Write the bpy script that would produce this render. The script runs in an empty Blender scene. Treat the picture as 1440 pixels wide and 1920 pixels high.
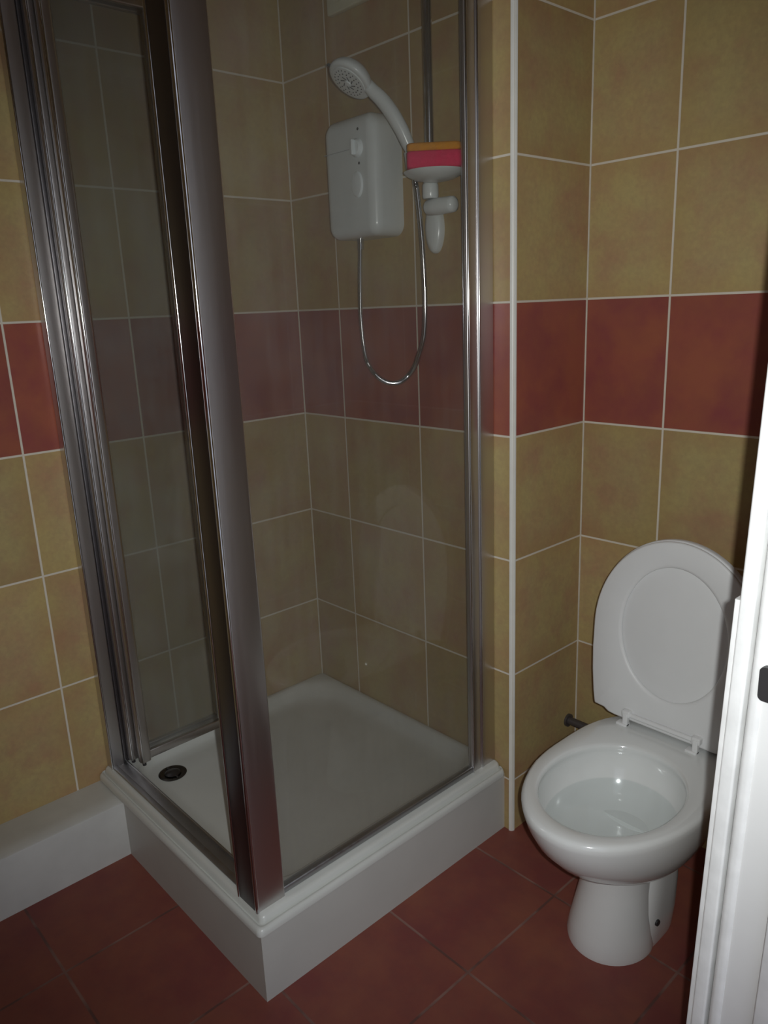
import bpy, bmesh, math, random
from math import sin, cos, pi, radians
from mathutils import Vector, Matrix

random.seed(7)
scene = bpy.context.scene
col = scene.collection

# ------------------------------------------------------------------ camera, light, exposure
CAM = Vector((1.8803, -0.6286, 1.3537))
FWD = Vector((-0.71673, 0.64779, -0.25819))
RGT = Vector((0.67787, 0.73409, -0.03997))
UPV = Vector((-0.16365, 0.20367, 0.96527))
cd = bpy.data.cameras.new('camera')
cd.sensor_fit = 'VERTICAL'
cd.angle = radians(67.305)
cd.clip_start = 0.02
cam = bpy.data.objects.new('camera', cd)
m3 = Matrix((RGT, UPV, -FWD)).transposed()
cam.matrix_world = Matrix.Translation(CAM) @ m3.to_4x4()
col.objects.link(cam)
scene.camera = cam

w = bpy.data.worlds.new('world'); scene.world = w
w.use_nodes = True
w.node_tree.nodes['Background'].inputs[0].default_value = (0.80, 0.86, 1.0, 1)
w.node_tree.nodes['Background'].inputs[1].default_value = 0.60

# the camera's own flash, just right of and above the lens
FLASH = 45
ld = bpy.data.lights.new('camera_flash', 'SPOT')
ld.energy = FLASH
ld.color = (0.965, 1.0, 0.985)
ld.shadow_soft_size = 0.007
ld.spot_size = radians(92)
ld.spot_blend = 0.75
lo = bpy.data.objects.new('camera_flash', ld)
lpos = CAM + RGT * 0.031 + UPV * 0.012
laim = (FWD + UPV * 0.03 + RGT * 0.05).normalized()
lo.matrix_world = Matrix.Translation(lpos) @ laim.to_track_quat('-Z', 'Y').to_matrix().to_4x4()
col.objects.link(lo)

scene.view_settings.view_transform = 'Standard'
scene.view_settings.look = 'None'
scene.view_settings.gamma = 1
scene.view_settings.use_curve_mapping = False
scene.view_settings.exposure = 0.0

# ------------------------------------------------------------------ node helpers
class NT:
    def __init__(self, name):
        self.m = bpy.data.materials.new(name); self.m.use_nodes = True
        self.t = self.m.node_tree; self.t.nodes.clear()
        self.out = self.t.nodes.new('ShaderNodeOutputMaterial')
    def n(self, kind, **kw):
        nd = self.t.nodes.new(kind)
        for k, v in kw.items(): setattr(nd, k, v)
        return nd
    def l(self, a, b): self.t.links.new(a, b)
    def put(self, sock, v):
        if hasattr(v, 'is_output') or isinstance(v, bpy.types.NodeSocket): self.l(v, sock)
        else: sock.default_value = v
    def math(self, op, a, b=None, c=None):
        nd = self.n('ShaderNodeMath', operation=op)
        self.put(nd.inputs[0], a)
        if b is not None: self.put(nd.inputs[1], b)
        if c is not None: self.put(nd.inputs[2], c)
        return nd.outputs[0]
    def mix(self, f, a, b, blend='MIX'):
        nd = self.n('ShaderNodeMix', data_type='RGBA', blend_type=blend)
        self.put(nd.inputs[0], f); self.put(nd.inputs[6], a); self.put(nd.inputs[7], b)
        return nd.outputs[2]
    def noise(self, vec, scale, detail=3, rough=0.5):
        nd = self.n('ShaderNodeTexNoise')
        if vec is not None: self.l(vec, nd.inputs['Vector'])
        nd.inputs['Scale'].default_value = scale; nd.inputs['Detail'].default_value = detail
        nd.inputs['Roughness'].default_value = rough
        return nd.outputs[0]
    def rng(self, v, a, b, c=0.0, d=1.0):
        nd = self.n('ShaderNodeMapRange')
        self.put(nd.inputs[0], v)
        for i, x in enumerate((a, b, c, d)): nd.inputs[i + 1].default_value = x
        return nd.outputs[0]
    def pos(self):
        g = self.n('ShaderNodeNewGeometry'); s = self.n('ShaderNodeSeparateXYZ')
        self.l(g.outputs['Position'], s.inputs[0]); return g.outputs['Position'], s.outputs
    def bsdf(self, **kw):
        b = self.n('ShaderNodeBsdfPrincipled')
        for k, v in kw.items(): self.put(b.inputs[k.replace('_', ' ')], v)
        self.l(b.outputs[0], self.out.inputs[0]); return b
    def bump(self, b, h, strength=0.3, dist=0.002):
        nd = self.n('ShaderNodeBump'); nd.inputs['Strength'].default_value = strength
        nd.inputs['Distance'].default_value = dist; self.l(h, nd.inputs['Height'])
        self.l(nd.outputs[0], b.inputs['Normal'])

def simple(name, color, rough=0.4, metal=0.0, coat=0.0, mottle=0.0, mscale=20, spec=0.5, bumps=0.0, bscale=60):
    t = NT(name)
    p, s = t.pos()
    c = (*color, 1)
    if mottle:
        f = t.rng(t.noise(p, mscale, 4), 0.3, 0.7)
        d = tuple(x * (1 - mottle) for x in color) + (1,)
        c = t.mix(f, c, d)
    b = t.bsdf(Base_Color=c, Roughness=rough, Metallic=metal)
    b.inputs['Coat Weight'].default_value = coat
    b.inputs['Coat Roughness'].default_value = 0.05
    b.inputs['Specular IOR Level'].default_value = spec
    if bumps: t.bump(b, t.noise(p, bscale, 3), bumps, 0.002)
    return t.m

BAND = 1.0515
def wall_tiles(name, offx, offy):
    t = NT(name)
    p, s = t.pos()
    off = offx
    gn = t.n('ShaderNodeNewGeometry'); sn = t.n('ShaderNodeSeparateXYZ'); t.l(gn.outputs['True Normal'], sn.inputs[0])
    facex = t.math('GREATER_THAN', t.math('ABSOLUTE', sn.outputs['X']), 0.5)
    du = t.math('SUBTRACT', s['X'], offx); dv = t.math('SUBTRACT', s['Y'], offy)
    u = t.math('DIVIDE', t.math('ADD', t.math('MULTIPLY', dv, facex), t.math('MULTIPLY', du, t.math('SUBTRACT', 1.0, facex))), 0.3)
    v = t.math('DIVIDE', t.math('SUBTRACT', s['Z'], BAND), 0.3)
    iu, iv = t.math('FLOOR', u), t.math('FLOOR', v)
    fu, fv = t.math('FRACT', u), t.math('FRACT', v)
    g = 0.0085
    def edge(f): return t.math('MINIMUM', f, t.math('SUBTRACT', 1.0, f))
    d = t.math('MINIMUM', edge(fu), edge(fv))
    grout = t.rng(d, g * 0.75, g * 1.15, 1.0, 0.0)
    red = t.math('LESS_THAN', t.math('ABSOLUTE', iv), 0.5)
    cx = t.n('ShaderNodeCombineXYZ'); t.l(iu, cx.inputs[0]); t.l(iv, cx.inputs[1]); cx.inputs[2].default_value = off * 3
    wn = t.n('ShaderNodeTexWhiteNoise'); t.l(cx.outputs[0], wn.inputs['Vector'])
    va = t.n('ShaderNodeVectorMath', operation='ADD'); t.l(p, va.inputs[0]); t.l(wn.outputs['Color'], va.inputs[1])
    cl1 = t.rng(t.noise(va.outputs[0], 6.5, 6, 0.62), 0.38, 0.62)
    cl2 = t.rng(t.noise(va.outputs[0], 16, 5, 0.6), 0.32, 0.7)
    cl3 = t.rng(t.noise(va.outputs[0], 90, 3, 0.6), 0.3, 0.7)
    och = t.mix(cl1, (0.50, 0.385, 0.170, 1), (0.44, 0.255, 0.150, 1))
    och = t.mix(t.math('MULTIPLY', cl2, 0.55), och, (0.47, 0.40, 0.185, 1))
    och = t.mix(t.math('MULTIPLY', cl3, 0.26), och, (0.26, 0.18, 0.11, 1))
    # glaze colour turns warmer towards the tile's edge
    rim = t.rng(d, 0.0, 0.20, 0.30, 0.0)
    och = t.mix(rim, och, (0.42, 0.27, 0.10, 1))
    rd = t.mix(cl1, (0.345, 0.100, 0.066, 1), (0.27, 0.070, 0.066, 1))
    rd = t.mix(t.math('MULTIPLY', cl2, 0.30), rd, (0.36, 0.14, 0.055, 1))
    tint = t.rng(wn.outputs['Value'], 0, 1, 0.90, 1.10)
    base = t.mix(red, och, rd)
    hsv = t.n('ShaderNodeHueSaturation'); t.l(base, hsv.inputs['Color']); t.l(tint, hsv.inputs['Value'])
    base = t.mix(grout, hsv.outputs[0], (0.72, 0.66, 0.56, 1))
    ro = t.rng(grout, 0, 1, 0.30, 0.85)
    b = t.bsdf(Base_Color=base, Roughness=ro)
    b.inputs['Specular IOR Level'].default_value = 0.22
    hh = t.math('ADD', t.math('MULTIPLY', grout, -1.0), t.math('MULTIPLY', cl3, 0.05))
    t.bump(b, hh, 0.35, 0.0015)
    return t.m

def floor_tiles(name):
    t = NT(name)
    p, s = t.pos()
    g = 0.0095
    u = t.math('DIVIDE', t.math('SUBTRACT', s['X'], 1.003), 0.305)
    v = t.math('DIVIDE', t.math('SUBTRACT', s['Y'], 0.3475), 0.305)
    iu, iv = t.math('FLOOR', u), t.math('FLOOR', v)
    def edge(f):
        f = t.math('FRACT', f); return t.math('MINIMUM', f, t.math('SUBTRACT', 1.0, f))
    d = t.math('MINIMUM', edge(u), edge(v))
    grout = t.rng(d, g * 0.6, g * 1.3, 1.0, 0.0)
    cx = t.n('ShaderNodeCombineXYZ'); t.l(iu, cx.inputs[0]); t.l(iv, cx.inputs[1])
    wn = t.n('ShaderNodeTexWhiteNoise'); t.l(cx.outputs[0], wn.inputs['Vector'])
    va = t.n('ShaderNodeVectorMath', operation='ADD'); t.l(p, va.inputs[0]); t.l(wn.outputs['Color'], va.inputs[1])
    c1 = t.rng(t.noise(va.outputs[0], 7, 5, 0.6), 0.35, 0.65)
    c2 = t.rng(t.noise(va.outputs[0], 40, 4, 0.6), 0.3, 0.7)
    base = t.mix(c1, (0.285, 0.092, 0.060, 1), (0.22, 0.058, 0.052, 1))
    base = t.mix(t.math('MULTIPLY', c2, 0.3), base, (0.19, 0.075, 0.062, 1))
    gr = t.mix(t.rng(t.noise(p, 9, 3), 0.42, 0.60), (0.27, 0.15, 0.125, 1), (0.14, 0.065, 0.055, 1))
    base = t.mix(grout, base, gr)
    b = t.bsdf(Base_Color=base, Roughness=0.55)
    b.inputs['Specular IOR Level'].default_value = 0.3
    t.bump(b, t.math('MULTIPLY', grout, -1.0), 0.3, 0.0012)
    return t.m

def haze_glass(name, haze, tint=(0.88, 0.90, 0.88)):
    t = NT(name)
    p, s = t.pos()
    n1 = t.rng(t.noise(p, 6, 5, 0.6), 0.3, 0.7, 0.6, 1.3)
    mp = t.n('ShaderNodeMapping'); mp.inputs['Scale'].default_value = (40, 40, 3); t.l(p, mp.inputs[0])
    n2 = t.rng(t.noise(mp.outputs[0], 1, 3, 0.6), 0.35, 0.75, 0.8, 1.25)
    low = t.rng(s['Z'], 0.2, 0.62, 1.5, 1.0)
    f = t.math('MULTIPLY', t.math('MULTIPLY', n1, n2), t.math('MULTIPLY', haze, low))
    tr = t.n('ShaderNodeBsdfTransparent'); tr.inputs[0].default_value = (*tint, 1)
    df = t.n('ShaderNodeBsdfDiffuse'); df.inputs[0].default_value = (0.62, 0.64, 0.62, 1)
    tl = t.n('ShaderNodeBsdfTranslucent'); tl.inputs[0].default_value = (0.62, 0.64, 0.62, 1)
    hz = t.n('ShaderNodeMixShader'); hz.inputs[0].default_value = 0.35
    t.l(df.outputs[0], hz.inputs[1]); t.l(tl.outputs[0], hz.inputs[2])
    m1 = t.n('ShaderNodeMixShader'); t.l(f, m1.inputs[0]); t.l(tr.outputs[0], m1.inputs[1]); t.l(hz.outputs[0], m1.inputs[2])
    gl = t.n('ShaderNodeBsdfGlossy'); gl.inputs['Roughness'].default_value = 0.02
    fr = t.n('ShaderNodeFresnel'); fr.inputs[0].default_value = 1.45
    m2 = t.n('ShaderNodeMixShader'); gb = t.n('ShaderNodeNewGeometry')
    t.l(t.math('MULTIPLY', t.math('MULTIPLY', fr.outputs[0], 0.9), t.math('SUBTRACT', 1.0, gb.outputs['Backfacing'])), m2.inputs[0])
    t.l(m1.outputs[0], m2.inputs[1]); t.l(gl.outputs[0], m2.inputs[2])
    t.l(m2.outputs[0], t.out.inputs[0])
    return t.m

def metal_mat(name, color, rough, smear=0.0):
    t = NT(name)
    p, s = t.pos()
    mp = t.n('ShaderNodeMapping'); mp.inputs['Scale'].default_value = (60, 60, 2.5); t.l(p, mp.inputs[0])
    r = t.rng(t.noise(mp.outputs[0], 1, 4, 0.6), 0.3, 0.7, rough, rough + smear)
    b = t.bsdf(Base_Color=(*color, 1), Roughness=r, Metallic=1.0)
    return t.m

M = {}
M['w_left'] = wall_tiles('glazed tiles, left wall', 0.2, 0.2433)
M['w_rear'] = wall_tiles('glazed tiles, shower wall', 0.1883, 0.7661)
M['w_reveal'] = M['w_rear']
M['w_toilet'] = wall_tiles('glazed tiles, toilet wall', 1.0036, 0.7661)
M['w_right'] = wall_tiles('glazed tiles, right wall', 0.2, 0.20)
M['w_front'] = wall_tiles('glazed tiles, front wall', 0.20, 0.2)
M['floor'] = floor_tiles('terracotta floor tiles')
M['ceiling'] = simple('ceiling paint', (0.75, 0.74, 0.70), 0.8, mottle=0.05)
M['trim'] = simple('white plastic trim', (0.80, 0.79, 0.74), 0.35, mottle=0.06, mscale=30)
M['grout_bead'] = simple('pale grout bead', (0.66, 0.60, 0.50), 0.7, mottle=0.15, mscale=30)
M['gloss_paint'] = simple('worn white gloss paint', (0.93, 0.93, 0.92), 0.40, mottle=0.12, mscale=26, bumps=0.35, bscale=45)
M['door_paint'] = simple('white door paint', (0.93, 0.93, 0.92), 0.42, mottle=0.05, mscale=8, bumps=0.12, bscale=20)
M['boxing'] = simple('white painted boxing', (0.66, 0.66, 0.63), 0.45, mottle=0.10, mscale=12)
M['acrylic'] = simple('white acrylic', (0.66, 0.67, 0.64), 0.28, mottle=0.06, mscale=10)
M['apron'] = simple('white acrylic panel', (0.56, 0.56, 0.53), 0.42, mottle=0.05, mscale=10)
M['sealant'] = simple('yellowed sealant', (0.62, 0.58, 0.40), 0.5, mottle=0.3, mscale=60)
M['ceramic'] = simple('white vitreous china', (0.80, 0.81, 0.80), 0.12, coat=0.5, mottle=0.02)
M['seat'] = simple('white seat plastic', (0.80, 0.80, 0.80), 0.42, mottle=0.02)
M['plastic'] = simple('white shower plastic', (0.72, 0.76, 0.76), 0.24, mottle=0.03)
M['plastic_hi'] = simple('pale control plastic', (0.82, 0.88, 0.90), 0.22)
M['nozzle'] = simple('dark nozzle rubber', (0.06, 0.06, 0.06), 0.6)
M['black'] = simple('blackened metal', (0.035, 0.033, 0.035), 0.45)
M['pipe'] = simple('dark waste pipe', (0.07, 0.06, 0.06), 0.4)
M['chrome'] = metal_mat('polished chrome', (0.62, 0.62, 0.63), 0.10, 0.06)
M['post'] = metal_mat('silver enclosure profile', (0.60, 0.575, 0.57), 0.30, 0.04)
M['dark_metal'] = metal_mat('dark metal profile', (0.16, 0.15, 0.155), 0.34, 0.06)
M['track'] = metal_mat('dull aluminium track', (0.40, 0.40, 0.41), 0.34, 0.15)
M['glass'] = haze_glass('limescaled glass', 0.064, (0.885, 0.882, 0.87))
M['glass_door'] = haze_glass('door glass', 0.092, (0.90, 0.90, 0.885))
M['water'] = None
t = NT('toilet water')
bb = t.n('ShaderNodeBsdfGlossy'); bb.inputs['Roughness'].default_value = 0.05
tr = t.n('ShaderNodeBsdfTransparent'); tr.inputs[0].default_value = (0.97, 0.98, 0.98, 1)
fr = t.n('ShaderNodeFresnel'); fr.inputs[0].default_value = 1.33
mx = t.n('ShaderNodeMixShader'); gb = t.n('ShaderNodeNewGeometry')
t.l(t.math('MULTIPLY', fr.outputs[0], t.math('SUBTRACT', 1.0, gb.outputs['Backfacing'])), mx.inputs[0]); t.l(tr.outputs[0], mx.inputs[1]); t.l(bb.outputs[0], mx.inputs[2])
t.l(mx.outputs[0], t.out.inputs[0]); M['water'] = t.m
M['pink'] = simple('pink foam', (0.80, 0.035, 0.13), 0.9, mottle=0.15, mscale=120, spec=0.1, bumps=0.6, bscale=300)
M['orange'] = simple('orange foam', (0.72, 0.30, 0.02), 0.9, mottle=0.2, mscale=120, spec=0.1, bumps=0.6, bscale=300)
M['vent'] = simple('cream vent plastic', (0.70, 0.69, 0.52), 0.5, mottle=0.05)

# ------------------------------------------------------------------ mesh helpers
def smooth(ob, ang=40):
    for p in ob.data.polygons: p.use_smooth = True
    ob.data.set_sharp_from_angle(angle=radians(ang))

def obj(name, bm, mat, parent=None, sm=True, ang=40):
    me = bpy.data.meshes.new(name)
    bmesh.ops.recalc_face_normals(bm, faces=bm.faces)
    bm.to_mesh(me); bm.free()
    o = bpy.data.objects.new(name, me); col.objects.link(o)
    me.materials.append(mat)
    if sm: smooth(o, ang)
    if parent is not None:
        o.parent = parent
        o.matrix_parent_inverse = parent.matrix_world.inverted()
    return o

def empty(name, loc):
    o = bpy.data.objects.new(name, None); col.objects.link(o)
    o.location = loc; o.matrix_world = Matrix.Translation(Vector(loc)); o.empty_display_size = 0.1
    return o

def tag(o, label=None, cat=None, kind=None, group=None):
    if label: o['label'] = label
    if cat: o['category'] = cat
    if kind: o['kind'] = kind
    if group: o['group'] = group
    return o

def box(bm, a, b, bev=0.0, seg=3):
    r = bmesh.ops.create_cube(bm, size=1)
    vs = r['verts']
    for v in vs:
        v.co = Vector(((a[i] + b[i]) / 2 + v.co[i] * (b[i] - a[i]) for i in range(3)))
    if bev:
        es = list({e for v in vs for e in v.link_edges})
        bmesh.ops.bevel(bm, geom=es, offset=bev, segments=seg, affect='EDGES', profile=0.5)
    return bm

def B(a, b, bev=0.0, seg=3): return box(bmesh.new(), a, b, bev, seg)

def loft(bm, loops, close=True, cap0=False, cap1=False):
    rows = [[bm.verts.new(p) for p in lp] for lp in loops]
    n = len(rows[0])
    for r0, r1 in zip(rows, rows[1:]):
        for i in range(n if close else n - 1):
            j = (i + 1) % n
            bm.faces.new((r0[i], r0[j], r1[j], r1[i]))
    if cap0: bm.faces.new(rows[0])
    if cap1: bm.faces.new(list(reversed(rows[-1])))
    return rows

def frame_at(tan):
    tan = tan.normalized()
    ref = Vector((0, 0, 1)) if abs(tan.z) < 0.9 else Vector((1, 0, 0))
    a = tan.cross(ref).normalized(); b = tan.cross(a).normalized()
    return a, b

def tube(bm, pts, rad, seg=16, caps=True):
    pts = [Vector(p) for p in pts]
    if not isinstance(rad, (list, tuple)): rad = [rad] * len(pts)
    loops = []
    tan = (pts[1] - pts[0]).normalized(); a, b = frame_at(tan)
    for i, p in enumerate(pts):
        t0 = (pts[min(i + 1, len(pts) - 1)] - pts[max(i - 1, 0)]).normalized()
        a = (a - t0 * a.dot(t0)).normalized(); b = t0.cross(a)
        loops.append([p + (a * cos(2 * pi * k / seg) + b * sin(2 * pi * k / seg)) * rad[i] for k in range(seg)])
    loft(bm, loops, True, caps, caps)
    return bm

def lathe(bm, c, axis, prof, seg=40):
    """prof: list of (radius, distance along axis)"""
    axis = Vector(axis).normalized(); a, b = frame_at(axis); c = Vector(c)
    loops = [[c + axis * h + (a * cos(2 * pi * k / seg) + b * sin(2 * pi * k / seg)) * max(r, 1e-5) for k in range(seg)] for r, h in prof]
    loft(bm, loops, True, True, True)
    return bm

def catmull(P, n=8):
    P = [Vector(p) for p in P]; Q = [2 * P[0] - P[1]] + P + [2 * P[-1] - P[-2]]; out = []
    for i in range(1, len(Q) - 2):
        for k in range(n):
            t = k / n
            a, b, c, d = Q[i - 1], Q[i], Q[i + 1], Q[i + 2]
            out.append(0.5 * ((2 * b) + (c - a) * t + (2 * a - 5 * b + 4 * c - d) * t * t + (3 * b - a - 3 * c + d) * t ** 3))
    out.append(P[-1]); return out

def rrect(x0, y0, x1, y1, r, z, n=8):
    out = []
    rs = r if isinstance(r, (list, tuple)) else [r] * 4
    for (cx, cy, a0), rr in zip(((x1, y1, 0), (x0, y1, 90), (x0, y0, 180), (x1, y0, 270)), rs):
        sx = -1 if cx == x1 else 1; sy = -1 if cy == y1 else 1
        for k in range(n + 1):
            a = radians(a0 + 90 * k / n)
            zz = z(cx, cy) if callable(z) else z
            out.append(Vector((cx + sx * rr + rr * cos(a), cy + sy * rr + rr * sin(a), zz)))
    return out

def prism(bm, outline, z0, z1, bev=0.0, rot=None):
    lo = [Vector((x, y, z0)) for x, y in outline]; hi = [Vector((x, y, z1)) for x, y in outline]
    loft(bm, [lo, hi], True, True, True)
    if bev:
        es = [e for e in bm.edges if e.calc_length() > 0 and abs(e.verts[0].co.z - e.verts[1].co.z) > 1e-6 and e.is_manifold]
        bmesh.ops.bevel(bm, geom=es, offset=bev, segments=3, affect='EDGES')
    return bm

# ------------------------------------------------------------------ the setting
YB, Y2, WX, XR, ZC, YF = 0.7661, 1.0506, 0.7893, 1.556, 2.55, -1.05
def struct(name, bm, mat, parent=None, sm=False):
    o = obj(name, bm, mat, parent, sm=sm)
    if parent is None: o['kind'] = 'structure'
    return o
struct('floor', B((-0.1, YF - 0.1, -0.08), (2.7, Y2 + 0.1, 0)), M['floor'])
struct('wall_left', B((-0.1, YF, 0), (0, YB + 0.1, ZC)), M['w_left'])
struct('wall_rear', B((0, YB, 0), (WX, YB + 0.08, ZC)), M['w_rear'])
struct('wall_return', B((WX - 0.1, YB + 0.08, 0), (WX, Y2, ZC)), M['w_reveal'])
struct('wall_toilet', B((WX - 0.1, Y2, 0), (XR + 0.2, Y2 + 0.1, ZC)), M['w_toilet'])
bm = B((XR, 0.245, 0), (XR + 0.13, Y2, ZC))
box(bm, (XR, YF, 0), (XR + 0.13, -0.72, ZC)); box(bm, (XR, -0.72, 2.06), (XR + 0.13, 0.245, ZC))
struct('wall_right', bm, M['w_right'])
struct('wall_front', B((-0.1, YF - 0.1, 0), (XR + 0.13, YF, ZC)), M['w_front'])
struct('ceiling', B((-0.1, YF - 0.1, ZC), (XR + 0.13, Y2 + 0.1, ZC + 0.08)), M['ceiling'])

# return wall's exposed end is tiled with the rear wall; rounded white trim covers the outside corner
prof = [(WX - 0.003, YB - 0.0), (WX + 0.0, YB - 0.0)]
pts = [(WX - 0.008, YB + 0.004)] + [(WX - 0.008 + 0.0105 * sin(radians(a)), YB + 0.0075 - 0.0105 * cos(radians(a))) for a in range(0, 91, 10)] + [(WX - 0.002, YB + 0.0075)]
bm = bmesh.new(); prism(bm, pts, 0.0, ZC)
tr = obj('trim_1', bm, M['trim']); tr['kind'] = 'structure'

# sealant beads up the two inside corners
for i, (cx_, cy_) in enumerate(((0.0, YB), (WX, Y2))):
    bm = bmesh.new(); tube(bm, [(cx_ + 0.0005, cy_ - 0.0005, 0.0), (cx_ + 0.0005, cy_ - 0.0005, ZC)], 0.0026, 12)
    o = obj('trim_%d' % (i + 2), bm, M['grout_bead']); o['kind'] = 'structure'

# white boxing along the foot of the left wall, front of the tray
pts = [(0, 0), (0.139, 0), (0.139, 0.148), (0.1375, 0.1535), (0.133, 0.156), (0.095, 0.157), (0.085, 0.1565), (0, 0.154)]
bm = bmesh.new()
loft(bm, [[Vector((x, YF, z)) for x, z in pts], [Vector((x, 0.006, z)) for x, z in pts]], True, True, True)
bx = obj('baseboard_left', bm, M['boxing']); bx['kind'] = 'structure'

# ------------------------------------------------------------------ door frame (leans a little)
df = empty('door_1', (1.555, 0.22, 0)); df['kind'] = 'structure'
def lean(bm):
    for v in bm.verts:
        v.co.x += (v.co.z - 1.12) * 0.029
    return bm
def post_prism(x0, y0, x1, y1, z0, z1, r=0.003, n=3, mat=None, name='', cuts=1):
    lp = rrect(x0, y0, x1, y1, r, 0, n)
    bm = bmesh.new()
    loft(bm, [[Vector((p.x, p.y, z)) for p in lp] for z in (z0, z1)], True, True, True)
    return bm
a = post_prism(1.5445, 0.220, 1.5622, 0.262, 0, 2.06, 0.003)
b_ = post_prism(1.5385, 0.222, 1.5475, 0.262, 0.0, 1.012, 0.0012)
obj('architrave', lean(a), M['gloss_paint'], df)
obj('architrave_batten', lean(b_), M['gloss_paint'], df)
a = post_prism(1.5668, 0.2175, 1.5835, 0.250, 0, 2.06, 0.007, 6)
obj('jamb_bead', lean(a), M['gloss_paint'], df)
a = post_prism(1.5815, 0.221, 1.70, 0.250, 0, 2.06, 0.002)
obj('jamb', lean(a), M['door_paint'], df)
a = B((1.625, 0.207, 0), (1.665, 0.2215, 2.06), 0.002)
obj('door_stop', lean(a), M['gloss_paint'], df)
a = B((1.545, -0.72, 2.04), (1.70, 0.225, 2.06), 0.002)
obj('head_jamb', a, M['door_paint'], df)
# strike plate with rounded lip
lp = rrect(1.5750, 0.9010, 1.635, 0.9430, 0.006, 0, 5)
bm = bmesh.new()
loft(bm, [[Vector((p.x - 0.002, y, p.y)) for p in lp] for y in (0.2135, 0.2225)], True, True, True)
sp = obj('strike_plate', bm, M['black'], df)
sp['label'] = 'black strike plate'

# ------------------------------------------------------------------ shower tray
TX, TY1, TZ = 0.7700, YB, 0.1905
tray = empty('shower_tray', (TX / 2, TY1 / 2, 0))
tag(tray, 'raised square white shower tray with stepped rim and flat apron panels', 'shower tray')
x0, y0, x1, y1 = 0.0, 0.0, TX, TY1
bm = bmesh.new()
L = []
def ring(dx, z, r, dxb=None):
    """inset dx on the two open sides, dxb on the two wall sides"""
    d = dx if dxb is None else dxb
    rs_ = min(r, 0.075)
    L.append(rrect(x0 + d, y0 + dx, x1 - dx, y1 - d, [rs_, r, rs_, rs_], z, 8))
ring(0.003, 0.160, 0.010, 0.001)
ring(0.0, 0.162, 0.012, 0.001)
ring(0.0, 0.170, 0.012, 0.001)
ring(0.003, 0.1765, 0.012, 0.001)
ring(0.007, 0.1785, 0.012, 0.001)
ring(0.0105, 0.1770, 0.012, 0.001)
ring(0.0125, 0.1740, 0.012, 0.001)
ring(0.0150, 0.1742, 0.012, 0.001)
ring(0.0165, 0.1800, 0.012, 0.001)
ring(0.0182, 0.1860, 0.012, 0.001)
ring(0.022, 0.1895, 0.012, 0.002)
ring(0.028, 0.1905, 0.012, 0.004)
ring(0.070, 0.1905, 0.085, 0.012)
ring(0.076, 0.1885, 0.110, 0.017)
ring(0.082, 0.178, 0.135, 0.024)
ring(0.088, 0.162, 0.155, 0.032)
ring(0.098, 0.155, 0.165, 0.044)
ring(0.125, 0.152, 0.150, 0.070)
loft(bm, L, True, False, False)
bmesh.ops.contextual_create(bm, geom=[e for e in bm.edges if e.is_boundary and e.verts[0].co.z < 0.153])
obj('tray_basin', bm, M['acrylic'], tray, ang=50)
bm = B((0.001, 0.006, 0.0), (TX - 0.0195, 0.020, 0.163), 0.0)
obj('apron_panel', bm, M['apron'], tray)
bm = B((TX - 0.0195, 0.006, 0.0), (TX - 0.006, TY1, 0.163), 0.0)
obj('apron_panel', bm, M['apron'], tray)
# waste with a cross-barred grate
dc = Vector((0.112, 0.158, 0.1525))
bm = bmesh.new()
lathe(bm, dc, (0, 0, 1), [(0.0, 0.0), (0.036, 0.0), (0.0375, 0.002), (0.034, 0.0038), (0.028, 0.003), (0.024, 0.0015), (0.0, 0.0012)], 40)
dr = obj('drain', bm, metal_mat('tarnished chrome', (0.16, 0.15, 0.14), 0.25, 0.1), tray)
bm = bmesh.new()
lathe(bm, dc + Vector((0, 0, 0.0015)), (0, 0, 1), [(0.0, 0.0), (0.019, 0.0), (0.021, 0.002), (0.015, 0.005), (0.0, 0.006)], 30)
box(bm, dc + Vector((-0.030, -0.0025, 0.002)), dc + Vector((0.030, 0.0025, 0.005)), 0.001)
obj('drain_cap', bm, M['dark_metal'], dr)

# ------------------------------------------------------------------ shower enclosure
enc = empty('shower_enclosure', (0.72, 0.05, TZ))
tag(enc, 'chrome-framed glass shower cubicle with folded door standing on white tray', 'shower enclosure')
ZT = 2.095
def vprofile(x0, y0, x1, y1, z0, z1, r, n=5):
    lp = rrect(x0, y0, x1, y1, r, 0, n)
    bm = bmesh.new(); loft(bm, [[Vector((p.x, p.y, z)) for p in lp] for z in (z0, z1)], True, True, True)
    return bm
obj('corner_post', vprofile(0.668, 0.020, 0.737, 0.088, TZ, ZT, 0.0045), M['post'], enc)
obj('strike_profile', vprofile(0.648, 0.030, 0.668, 0.072, TZ + 0.02, ZT - 0.01, 0.0035), M['post'], enc)
obj('post_dark_panel', B((0.6735, 0.0178, TZ + 0.002), (0.7300, 0.0215, ZT - 0.002), 0.0008), M['dark_metal'], enc)  # thin dark panel covering the post's door-side face
# raised bead either side of the post's street faces
bm = vprofile(0.6655, 0.0165, 0.6725, 0.030, TZ, ZT, 0.003)
obj('post_bead', bm, M['chrome'], enc)
bm = vprofile(0.7305, 0.0170, 0.7395, 0.0235, TZ, ZT, 0.003)
obj('post_bead', bm, M['chrome'], enc)
# wall channel of the fixed side
bm = vprofile(0.7120, 0.712, 0.7330, YB, TZ, ZT, 0.003)
wc = obj('wall_channel', bm, M['post'], enc)
bm = vprofile(0.7150, 0.680, 0.7310, 0.714, TZ, ZT, 0.0045)
obj('wall_channel', bm, M['post'], enc)
for yy in (0.6815, 0.7165):
    obj('channel_bead', vprofile(0.7300, yy - 0.0016, 0.7350, yy + 0.0016, TZ, ZT, 0.0014), M['chrome'], enc)
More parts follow.
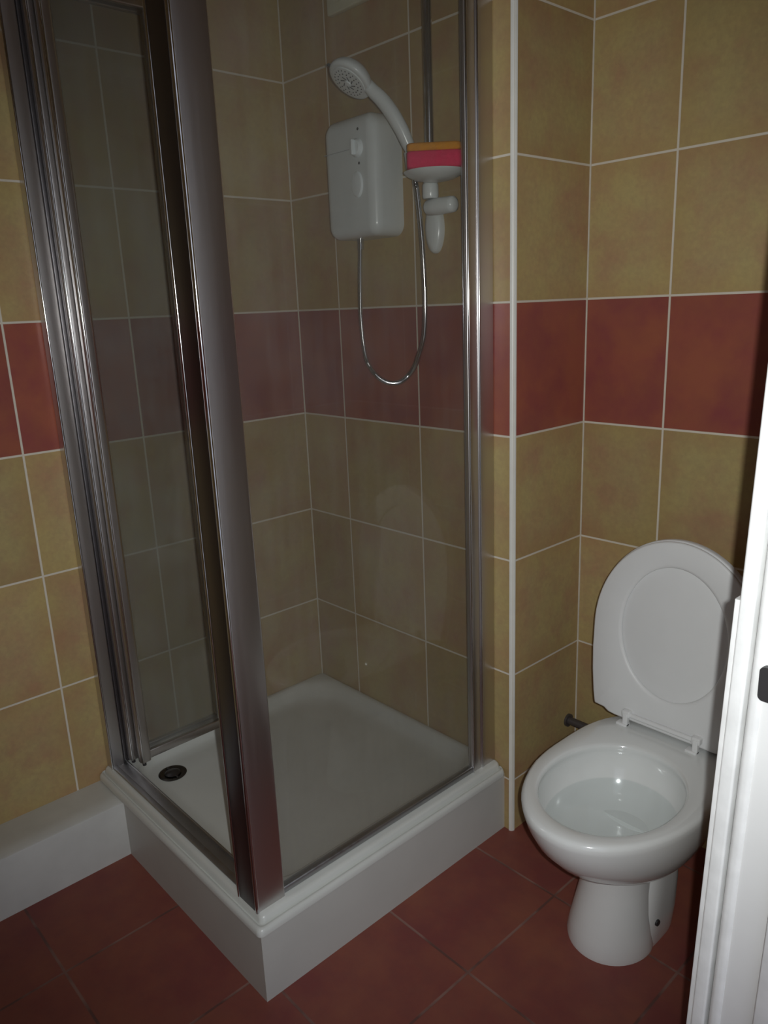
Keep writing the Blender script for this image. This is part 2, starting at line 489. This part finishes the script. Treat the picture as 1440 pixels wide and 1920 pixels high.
# fixed side glass and its rails
obj('glass_panel', B((0.7205, 0.086, TZ + 0.010), (0.7255, 0.690, ZT - 0.012)), M['glass'], enc, sm=False)
obj('bottom_rail', B((0.714, 0.086, TZ), (0.732, 0.682, TZ + 0.016), 0.003), M['track'], enc)
obj('top_rail', B((0.712, 0.086, ZT - 0.030), (0.734, 0.682, ZT), 0.003), M['post'], enc)
# door side: threshold track and header
bm = B((0.002, 0.030, TZ), (0.668, 0.044, TZ + 0.006), 0.002)
box(bm, (0.002, 0.044, TZ), (0.668, 0.070, TZ + 0.003), 0.001)
box(bm, (0.002, 0.066, TZ), (0.668, 0.071, TZ + 0.010), 0.0015)
obj('threshold_track', bm, M['track'], enc)
obj('sealant_strip', B((0.014, 0.0712, TZ), (0.66, 0.0745, TZ + 0.0035), 0.001), M['sealant'], enc)
obj('header_rail', B((0.002, 0.030, ZT - 0.04), (0.668, 0.070, ZT), 0.004), M['post'], enc)
# wall channel at the left wall
obj('wall_channel', vprofile(0.0, 0.028, 0.034, 0.064, TZ, ZT, 0.005), M['post'], enc)
obj('channel_bead', vprofile(0.030, 0.0265, 0.036, 0.0325, TZ, ZT, 0.0025), M['chrome'], enc)
obj('hinge_stile', vprofile(0.001, 0.064, 0.029, 0.112, TZ + 0.004, ZT - 0.004, 0.004), M['dark_metal'], enc)
# the bifold door: two leaves folded back against the left wall
ZL0, ZL1 = TZ + 0.016, ZT - 0.045
for i, (xa, ya, yb) in enumerate(((0.030, 0.072, 0.365), (0.066, 0.086, 0.372))):
    bm = vprofile(xa, ya, xa + 0.026, ya + 0.030, ZL0, ZL1, 0.0095, 6)
    loft(bm, [[Vector((p.x, p.y, z)) for p in rrect(xa + 0.003, yb - 0.024, xa + 0.023, yb, 0.006, 0, 4)] for z in (ZL0, ZL1)], True, True, True)
    box(bm, (xa + 0.006, ya + 0.024, ZL0 + 0.002), (xa + 0.020, yb - 0.020, ZL0 + 0.026), 0.003)
    box(bm, (xa + 0.006, ya + 0.024, ZL1 - 0.026), (xa + 0.020, yb - 0.020, ZL1 - 0.002), 0.003)
    leaf = obj('door_leaf', bm, M['post'], enc)
    obj('glass_pane', B((xa + 0.0105, ya + 0.02, ZL0 + 0.02), (xa + 0.0145, yb - 0.018, ZL1 - 0.02)), M['glass_door'], leaf, sm=False)
    bm = bmesh.new()
    tube(bm, [(xa + 0.013, ya + 0.012, TZ + 0.002), (xa + 0.013, ya + 0.012, ZL0 + 0.01)], 0.005)
    obj('pivot_pin', bm, M['black'], leaf)
    bm = vprofile(xa + 0.0245, ya + 0.001, xa + 0.0295, ya + 0.0065, ZL0, ZL1, 0.0024)
    obj('edge_bead', bm, M['chrome'], leaf)

# ------------------------------------------------------------------ electric shower heater
ht = empty('shower_heater', (0.365, YB, 1.65))
tag(ht, 'white electric shower heater box on the tiled shower wall', 'shower heater')
def rounded_slab(bm, cx, cz, ybk, yfr, hw, hh, r, arch=0.0, edge=0.02, n=10, taper=0.0, seg=5):
    """slab on the rear wall, front towards -y; arch raises the top edge's middle"""
    def lp(inset, y):
        rr = max(r - inset, 0.004); out = []
        for p in rrect(-hw + inset, -hh + inset, hw - inset, hh - inset, rr, 0, n):
            z = p.y
            if z > 0: z += arch * (1 - (p.x / hw) ** 2) * (z / hh)
            x = p.x
            out.append(Vector((cx + x, y, cz + z)))
        return out
    loops = [lp(taper, ybk)]
    for k in range(seg + 1):
        a = radians(90 * k / seg)
        loops.append(lp(edge * (1 - cos(a)), yfr + edge * (1 - sin(a))))
    loft(bm, loops, True, True, True)
    return bm
def arch_box(cx, cz, hw, hh):
    return rounded_slab(bmesh.new(), cx, cz, YB, 0.674, hw, hh, 0.03, 0.012, 0.026)
obj('casing', arch_box(0.360, 1.652, 0.094, 0.133), M['plastic'], ht, ang=60)
bm = bmesh.new(); lathe(bm, (0.397, 0.676, 1.717), (0, -1, 0), [(0.0, 0), (0.021, 0), (0.021, 0.004), (0.016, 0.012), (0.0, 0.014)], 30)
kb = obj('temperature_knob', bm, M['plastic_hi'], ht)
bm = B((0.3935, 0.655, 1.700), (0.4005, 0.665, 1.734), 0.002); obj('knob_grip', bm, M['plastic_hi'], kb)
bm = bmesh.new()
loft(bm, [[Vector((0.394 + r * cos(2 * pi * k / 32), y, 1.637 + 1.55 * r * sin(2 * pi * k / 32))) for k in range(32)] for r, y in ((0.019, 0.676), (0.019, 0.672), (0.017, 0.669), (0.010, 0.668))], True, True, True)
obj('start_button', bm, M['plastic_hi'], ht)
for z in (1.757, 1.683):
    bm = bmesh.new(); lathe(bm, (0.402, 0.6755, z), (0, -1, 0), [(0, 0), (0.0038, 0), (0.003, 0.0022), (0, 0.0026)], 16)
    obj('indicator', bm, M['nozzle'], ht)
obj('seam_line', B((0.275, 0.6725, 1.7165), (0.372, 0.675, 1.7180)), simple('seam grey', (0.45, 0.48, 0.48), 0.5), ht)

# hose
hp = [(0.337, 0.725, 1.520), (0.3385, 0.722, 1.50), (0.3395, 0.715, 1.42), (0.342, 0.71, 1.322), (0.3523, 0.71, 1.2346), (0.372, 0.71, 1.200), (0.4004, 0.71, 1.1785),
      (0.430, 0.71, 1.1675), (0.4592, 0.71, 1.166), (0.486, 0.71, 1.172), (0.508, 0.71, 1.1856), (0.536, 0.705, 1.208), (0.5568, 0.70, 1.2365), (0.574, 0.70, 1.274), (0.5813, 0.70, 1.3189), (0.583, 0.70, 1.39),
      (0.5815, 0.696, 1.50), (0.5762, 0.690, 1.598), (0.573, 0.688, 1.62), (0.568, 0.688, 1.665)]
path = catmull(hp, 22)
bm = bmesh.new()
rad = [0.0058 + (0.0007 if (i % 2) else -0.0007) for i in range(len(path))]
tube(bm, path, rad, 10)
hs = obj('shower_hose', bm, M['chrome'], None, ang=80)
tag(hs, 'ribbed chrome shower hose looping below the white heater box', 'shower hose')
bm = bmesh.new(); tube(bm, [(0.337, 0.725, 1.522), (0.3385, 0.7225, 1.494)], [0.0095, 0.0085], 14)
obj('hose_nut', bm, M['chrome'], hs)

# riser rail
rr_ = empty('riser_rail', (0.597, YB, 1.55))
tag(rr_, 'chrome vertical riser rail with white brackets on shower wall', 'shower rail')
bm = bmesh.new(); tube(bm, [(0.597, 0.712, 1.585), (0.597, 0.712, 2.33)], 0.0105, 20)
obj('rod', bm, M['chrome'], rr_)
# lower wall bracket: oval plate plus sideways barrel
bm = bmesh.new()
def oval(cx, cz, a, b, y, n=36, pinch=0.0): return [Vector((cx + a * cos(2 * pi * k / n) * (1 - pinch * max(0, sin(2 * pi * k / n))), y, cz + b * sin(2 * pi * k / n))) for k in range(n)]
loft(bm, [oval(0.562, 1.525, 0.026, 0.056, YB), oval(0.562, 1.525, 0.026, 0.056, YB - 0.008), oval(0.562, 1.525, 0.022, 0.051, YB - 0.016), oval(0.562, 1.525, 0.012, 0.035, YB - 0.020)], True, True, True)
obj('wall_bracket', bm, M['plastic'], rr_, ang=60)
bm = bmesh.new()
lathe(bm, (0.612, 0.722, 1.566), (1, 0.06, 0.0), [(0.0, -0.036), (0.013, -0.035), (0.0170, -0.030), (0.0185, -0.004), (0.0178, 0.034), (0.0165, 0.044), (0.009, 0.0485), (0.0, 0.049)], 30)
obj('bracket_barrel', bm, M['plastic'], rr_, ang=60)
bm = bmesh.new()
lathe(bm, (0.597, 0.712, 1.583), (0, 0, 1), [(0.0, 0), (0.0165, 0), (0.018, 0.004), (0.018, 0.028), (0.015, 0.034), (0.0, 0.035)], 30)
obj('dish_collar', bm, M['plastic'], rr_, ang=60)
# handset slider / holder
bm = bmesh.new()
tube(bm, [(0.597, 0.712, 1.645), (0.597, 0.712, 1.684)], 0.0165, 24)
tube(bm, [(0.597, 0.712, 1.665), (0.566, 0.694, 1.664)], 0.013, 20)
tube(bm, [(0.566, 0.690, 1.650), (0.5655, 0.6875, 1.682)], [0.0155, 0.0175], 20)
obj('handset_holder', bm, M['plastic'], rr_, ang=60)
bm = bmesh.new(); tube(bm, [(0.597, YB, 2.30), (0.597, 0.705, 2.30)], 0.02, 20)
obj('wall_bracket', bm, M['plastic'], rr_)

# soap dish
bm = bmesh.new()
lathe(bm, (0.634, 0.688, 1.6125), (0, 0, 1), [(0.0, 0.0), (0.022, 0.0), (0.042, 0.004), (0.058, 0.011), (0.0665, 0.0180), (0.0680, 0.0200), (0.0650, 0.0205), (0.055, 0.015), (0.03, 0.0125), (0.0, 0.012)], 48)
sd = obj('soap_dish', bm, M['plastic'], None, ang=60)
tag(sd, 'round white soap dish on the rail, holding the sponge', 'soap dish')

# sponge: pink foam body with an orange layer on top
sg = empty('sponge', (0.645, 0.685, 1.640))
tag(sg, 'pink and orange two-layer bath sponge lying on soap dish', 'sponge')
def spongelayer(z0, z1, grow):
    bm = bmesh.new(); L = []
    ax = Vector((0.70, 0.70, 0)).normalized(); ay = Vector((-ax.y, ax.x, 0)); c = Vector((0.650, 0.669, 0))
    hw, hd = 0.058 + grow, 0.030 + grow
    for z, ins in ((z0, 0.003), (z0 + 0.003, 0.0), (z1 - 0.003, 0.0), (z1, 0.003)):
        lp = []
        for p in rrect(-hw + ins, -hd + ins, hw - ins, hd - ins, 0.010, 0, 6):
            lp.append(c + ax * p.x + ay * p.y + Vector((0, 0, z)))
        L.append(lp)
    loft(bm, L, True, True, True)
    return bm
obj('foam_body', spongelayer(1.6335, 1.6665, 0.0), M['pink'], sg, ang=60)
obj('scrub_layer', spongelayer(1.6665, 1.6825, -0.001), M['orange'], sg, ang=60)

# shower handset
sh = empty('shower_handset', (0.568, 0.688, 1.67))
tag(sh, 'white hand shower head held in the rail bracket', 'shower head')
nrm = Vector((-0.10, -0.60, -0.79)).normalized()
hc = Vector((0.4665, 0.604, 1.838))
mdir = Vector((0.668, 0.543, -0.496)).normalized()
bm = bmesh.new()
lathe(bm, hc - nrm * 0.030, nrm, [(0.0, 0.0), (0.018, 0.001), (0.034, 0.007), (0.045, 0.016), (0.0505, 0.026), (0.0515, 0.033), (0.0495, 0.037), (0.044, 0.0385), (0.0, 0.0385)], 48)
hd = obj('head', bm, M['plastic'], sh, ang=50)
bm = bmesh.new()
lathe(bm, hc + nrm * 0.0085, nrm, [(0.0, 0.0), (0.040, 0.0), (0.0395, 0.0022), (0.030, 0.0036), (0.0, 0.004)], 40)
fp = obj('face_plate', bm, M['plastic'], hd)
fa, fb = frame_at(nrm)
bm = bmesh.new()
for R_, n_ in ((0.033, 22), (0.025, 16)):
    for k in range(n_):
        a = 2 * pi * k / n_
        c = hc + nrm * (0.0108 if R_ > 0.03 else 0.0118) + (fa * cos(a) + fb * sin(a)) * R_
        lathe(bm, c, nrm, [(0.0, 0), (0.0017, 0.0), (0.0013, 0.0016), (0, 0.0018)], 8)
for k in range(8):
    a = 2 * pi * k / 8 + 0.3
    d1 = (fa * cos(a) + fb * sin(a)); d2 = (fa * cos(a + 0.5) + fb * sin(a + 0.5))
    tube(bm, [hc + nrm * 0.0122 + d1 * 0.009, hc + nrm * 0.0122 + d2 * 0.018], 0.0013, 6)
obj('nozzles', bm, M['nozzle'], hd)
bm = bmesh.new(); lathe(bm, hc + nrm * 0.012, nrm, [(0, 0), (0.007, 0), (0.0065, 0.003), (0, 0.0035)], 20)
obj('centre_button', bm, M['plastic_hi'], hd)
c = hc + nrm * 0.0025 + (UPV - nrm * UPV.dot(nrm)).normalized() * 0.0492
bm = bmesh.new(); tube(bm, [c - mdir * 0.008, c + mdir * 0.008], 0.0032, 8)
obj('mode_tab', bm, M['nozzle'], hd)
hpts = [hc - nrm * 0.010 + mdir * 0.030, Vector((0.5035, 0.632, 1.812)), Vector((0.523, 0.643, 1.790)), Vector((0.540, 0.655, 1.762)), Vector((0.553, 0.670, 1.728)), Vector((0.560, 0.681, 1.700)), Vector((0.5645, 0.687, 1.684)), Vector((0.566, 0.689, 1.672))]
pp = catmull(hpts, 6)
bm = bmesh.new()
rads = []
for i in range(len(pp)):
    s_ = i / (len(pp) - 1); rads.append(0.0130 + 0.0038 * sin(pi * min(s_ * 1.15, 1)) - 0.0015 * s_)
tube(bm, pp, rads, 20)
obj('handle', bm, M['plastic'], sh, ang=60)

# pale vent high on the shower wall
vt = empty('wall_vent', (0.33, YB, 2.16))
tag(vt, 'pale square vent grille at the top of the shower wall', 'vent')
obj('frame', B((0.222, YB - 0.018, 2.050), (0.44, YB, 2.268), 0.004), M['vent'], vt)
bm = bmesh.new()
for k in range(8): box(bm, (0.240, YB - 0.022, 2.070 + k * 0.024), (0.422, YB - 0.017, 2.082 + k * 0.024), 0.001)
obj('slats', bm, M['vent'], vt)

# ------------------------------------------------------------------ toilet
CX = 1.168
to = empty('toilet', (CX, 0.72, 0))
tag(to, 'white ceramic toilet with raised seat and lid beside shower tray', 'toilet')
NSEG = 64
def egg(cx, yf, yb, hw, z, flat=0.0, ymid=None, nb=2.0, nf=2.0, sx=0.0):
    """horizontal loop: superellipse front half (towards -y) and back half"""
    ym = (yf + (yb - yf) * 0.46) if ymid is None else ymid
    out = []
    for k in range(NSEG):
        a = 2 * pi * k / NSEG
        c, s = cos(a), sin(a)
        n = nb if s > 0 else nf
        xx = hw * math.copysign(abs(c) ** (2 / n), c)
        ly = (yb - ym) if s > 0 else (ym - yf)
        out.append(Vector((cx + xx, ym + ly * math.copysign(abs(s) ** (2 / n), s), z)))
    return out
# bowl: outside up to the rim, over it and down inside
bm = bmesh.new()
L = [egg(1.170, 0.620, 0.860, 0.085, 0.205, nb=2.6, ymid=0.70),
     egg(1.170, 0.560, 0.880, 0.105, 0.225, nb=2.6, ymid=0.69),
     egg(CX, 0.500, 0.885, 0.130, 0.250, nb=2.8, ymid=0.67),
     egg(CX, 0.458, 0.890, 0.148, 0.280, nb=2.9, ymid=0.66),
     egg(CX, 0.427, 0.895, 0.161, 0.315, nb=3.0, ymid=0.655),
     egg(CX, 0.407, 0.900, 0.1695, 0.350, nb=3.1, ymid=0.65),
     egg(CX, 0.397, 0.902, 0.1735, 0.378, nb=3.2, ymid=0.65),
     egg(CX, 0.395, 0.902, 0.1745, 0.390, nb=3.2, ymid=0.65),
     egg(CX, 0.398, 0.900, 0.1725, 0.397, nb=3.2, ymid=0.65),
     egg(CX, 0.405, 0.895, 0.1670, 0.4005, nb=3.2, ymid=0.65),
     egg(CX, 0.432, 0.775, 0.1400, 0.4000, nb=2.1, ymid=0.605),
     egg(CX, 0.437, 0.768, 0.1355, 0.3975, nb=2.1, ymid=0.605),
     egg(CX, 0.439, 0.765, 0.1335, 0.391, nb=2.1, ymid=0.605),
     egg(CX, 0.432, 0.768, 0.1375, 0.383, nb=2.1, ymid=0.605),
     egg(CX, 0.431, 0.768, 0.1380, 0.370, nb=2.1, ymid=0.605),
     egg(CX, 0.440, 0.760, 0.1330, 0.345, nb=2.1, ymid=0.605),
     egg(CX, 0.462, 0.742, 0.1180, 0.310, nb=2.1, ymid=0.605),
     egg(CX, 0.500, 0.715, 0.0900, 0.288, nb=2.1, ymid=0.61),
     egg(CX, 0.545, 0.690, 0.0580, 0.276, nb=2.1, ymid=0.62),
     egg(CX, 0.590, 0.665, 0.0300, 0.270, nb=2.1, ymid=0.63)]
loft(bm, L, True, True, True)
obj('bowl', bm, M['ceramic'], to, ang=70)
bm = bmesh.new()
loft(bm, [egg(CX, 0.451, 0.751, 0.1255, 0.3240, nb=2.1, ymid=0.605), egg(CX, 0.4495, 0.7515, 0.1265, 0.3255, nb=2.1, ymid=0.605)], True, True, True)
obj('water_surface', bm, M['water'], to)
# pedestal front column
bm = bmesh.new()
PX = 1.160
L = [egg(PX - 0.008, 0.554, 0.735, 0.091, 0.0, nb=2.0, ymid=0.655),
     egg(PX - 0.008, 0.553, 0.735, 0.092, 0.010, nb=2.0, ymid=0.655),
     egg(PX - 0.007, 0.558, 0.733, 0.087, 0.040, nb=2.0, ymid=0.655),
     egg(PX - 0.005, 0.569, 0.731, 0.079, 0.090, nb=2.0, ymid=0.657),
     egg(PX - 0.002, 0.580, 0.732, 0.073, 0.140, nb=2.0, ymid=0.660),
     egg(PX, 0.585, 0.738, 0.071, 0.190, nb=2.1, ymid=0.665),
     egg(PX + 0.004, 0.580, 0.765, 0.078, 0.235, nb=2.2, ymid=0.665),
     egg(PX + 0.006, 0.560, 0.790, 0.092, 0.262, nb=2.2, ymid=0.665)]
loft(bm, L, True, True, True)
obj('pedestal', bm, M['ceramic'], to, ang=70)
# rear foot: side flanges that rise towards the back
bm = bmesh.new()
L = [egg(PX, 0.628, 0.800, 0.080, 0.0, nb=3, nf=4, ymid=0.72),
     egg(PX, 0.630, 0.802, 0.082, 0.010, nb=3, nf=4, ymid=0.72),
     egg(PX, 0.640, 0.806, 0.084, 0.060, nb=3, nf=4, ymid=0.73),
     egg(PX, 0.648, 0.805, 0.085, 0.130, nb=3, nf=4, ymid=0.735),
     egg(PX, 0.655, 0.800, 0.083, 0.200, nb=3, nf=4, ymid=0.74),
     egg(PX, 0.665, 0.790, 0.078, 0.280, nb=3, nf=4, ymid=0.74)]
loft(bm, L, True, True, True)
obj('rear_foot', bm, M['ceramic'], to, ang=70)
bm = bmesh.new(); lathe(bm, (1.2425, 0.683, 0.062), (1, -0.12, 0.0), [(0, 0), (0.0075, 0), (0.0068, 0.0035), (0, 0.004)], 20)
obj('fixing_hole', bm, M['black'], to)

# seat and lid, both raised, leaning back a little
HY, HZ = 0.845, 0.408
lean_a = radians(5.0)
uz = Vector((0, sin(lean_a), cos(lean_a))); un = Vector((0, -cos(lean_a), sin(lean_a)))
LX = 1.150
def seat_pt(u, v, d): return Vector((LX + u, HY, HZ)) + uz * v + un * d
def seat_outline(inset=0.0, n=72, H=0.440, W=0.1935):
    """outline in (u, v): egg dome, straight-ish foot with stepped corners"""
    pts = []
    vm = 0.215
    for k in range(n + 1):
        a = pi * k / n
        pts.append((cos(a) * (W - inset), vm + sin(a) * (H - vm - inset)))
    # left side down
    Wl = W
    foot = [(-(Wl - 0.001 - inset), 0.150), (-(Wl - 0.005 - inset), 0.095), (-(Wl - 0.012 - inset), 0.040), (-(Wl - 0.017 - inset), 0.012 + inset), (-(Wl - 0.022), 0.008 + inset),
            (-(Wl - 0.046), 0.006 + inset), (-(Wl - 0.058), -0.001 + inset), (-(Wl - 0.075), -0.003 + inset)]
    pts += foot + [(-x, z) for x, z in reversed(foot)]
    # densify so the ring's inner oval stays smooth
    out = []
    for i, p in enumerate(pts):
        q = pts[(i + 1) % len(pts)]
        d = math.hypot(q[0] - p[0], q[1] - p[1]); m = max(1, int(d / 0.008))
        for k in range(m): out.append((p[0] + (q[0] - p[0]) * k / m, p[1] + (q[1] - p[1]) * k / m))
    return out
def hole(k, n, inset=0.0):
    a = 2 * pi * k / n; return ((0.121 - inset) * cos(a), 0.228 + (0.152 - inset) * sin(a))
def slab(bm, out, inner_fn, d0, d1, r):
    n = len(out)
    import itertools
    # order inner points by angle around the hole centre to match the outline
    def inn(ins):
        res = []
        for (u, v) in out:
            a = math.atan2((v - 0.228) / 0.152, u / 0.121)
            res.append(((0.121 - ins) * cos(a), 0.228 + (0.152 - ins) * sin(a)))
        return res
    c = (0.0, 0.22)
    def shr(pts, f): return [(c[0] + (u - c[0]) * f, c[1] + (v - c[1]) * f) for u, v in pts]
    P = lambda pts, d: [seat_pt(u, v, d) for u, v in pts]
    lo = [P(out, d0), P(out, d1 - r), P(shr(out, 0.993), d1 - r * 0.35), P(shr(out, 0.978), d1)]
    if inner_fn:
        lo += [P(inn(-0.008), d1), P(inn(-0.002), d1 - r * 0.4), P(inn(0.0), d1 - r), P(inn(0.0), d0)]
        lo.append(lo[0])
        rows = [[bm.verts.new(p) for p in lp] for lp in lo[:-1]]
        rows.append(rows[0])
        for r0, r1 in zip(rows, rows[1:]):
            for i in range(n):
                j = (i + 1) % n
                bm.faces.new((r0[i], r0[j], r1[j], r1[i]))
    else:
        loft(bm, lo, True, True, True)
    return bm
bm = bmesh.new(); slab(bm, seat_outline(0.0), None, -0.016, 0.000, 0.004)
obj('lid', bm, M['seat'], to, ang=50)
bm = bmesh.new(); slab(bm, seat_outline(0.003), True, 0.0015, 0.0085, 0.004)
obj('seat', bm, M['seat'], to, ang=50)
# hinges and the rod between them
for hx in (-0.083, 0.083):
    bm = bmesh.new()
    box(bm, (LX + hx - 0.006, HY - 0.022, 0.398), (LX + hx + 0.006, HY - 0.010, 0.430), 0.002)
    box(bm, (LX + hx - 0.020, HY - 0.026, 0.398), (LX + hx + 0.006, HY - 0.006, 0.405), 0.002)
    box(bm, (LX + hx - 0.010, HY - 0.020, 0.420), (LX + hx + 0.010, HY + 0.002, 0.436), 0.003)
    obj('hinge', bm, M['seat'], to)
bm = bmesh.new(); tube(bm, [(LX - 0.083, HY - 0.012, 0.426), (LX + 0.083, HY - 0.012, 0.426)], 0.0055, 14)
obj('hinge_rod', bm, M['seat'], to)

# dark pipe running from the return wall behind the toilet
bm = bmesh.new()
tube(bm, [(WX, 1.012, 0.225), (1.05, 1.012, 0.225)], 0.011, 18)
tube(bm, [(WX, 1.012, 0.225), (WX + 0.006, 1.012, 0.225)], 0.018, 20)
tube(bm, [(1.05, 1.012, 0.225), (1.075, 1.000, 0.225), (1.082, 0.960, 0.225), (1.10, 0.925, 0.225)], 0.011, 18)
pi_ = obj('water_pipe', bm, M['pipe'])
tag(pi_, 'dark pipe running along the wall behind the toilet', 'pipe')
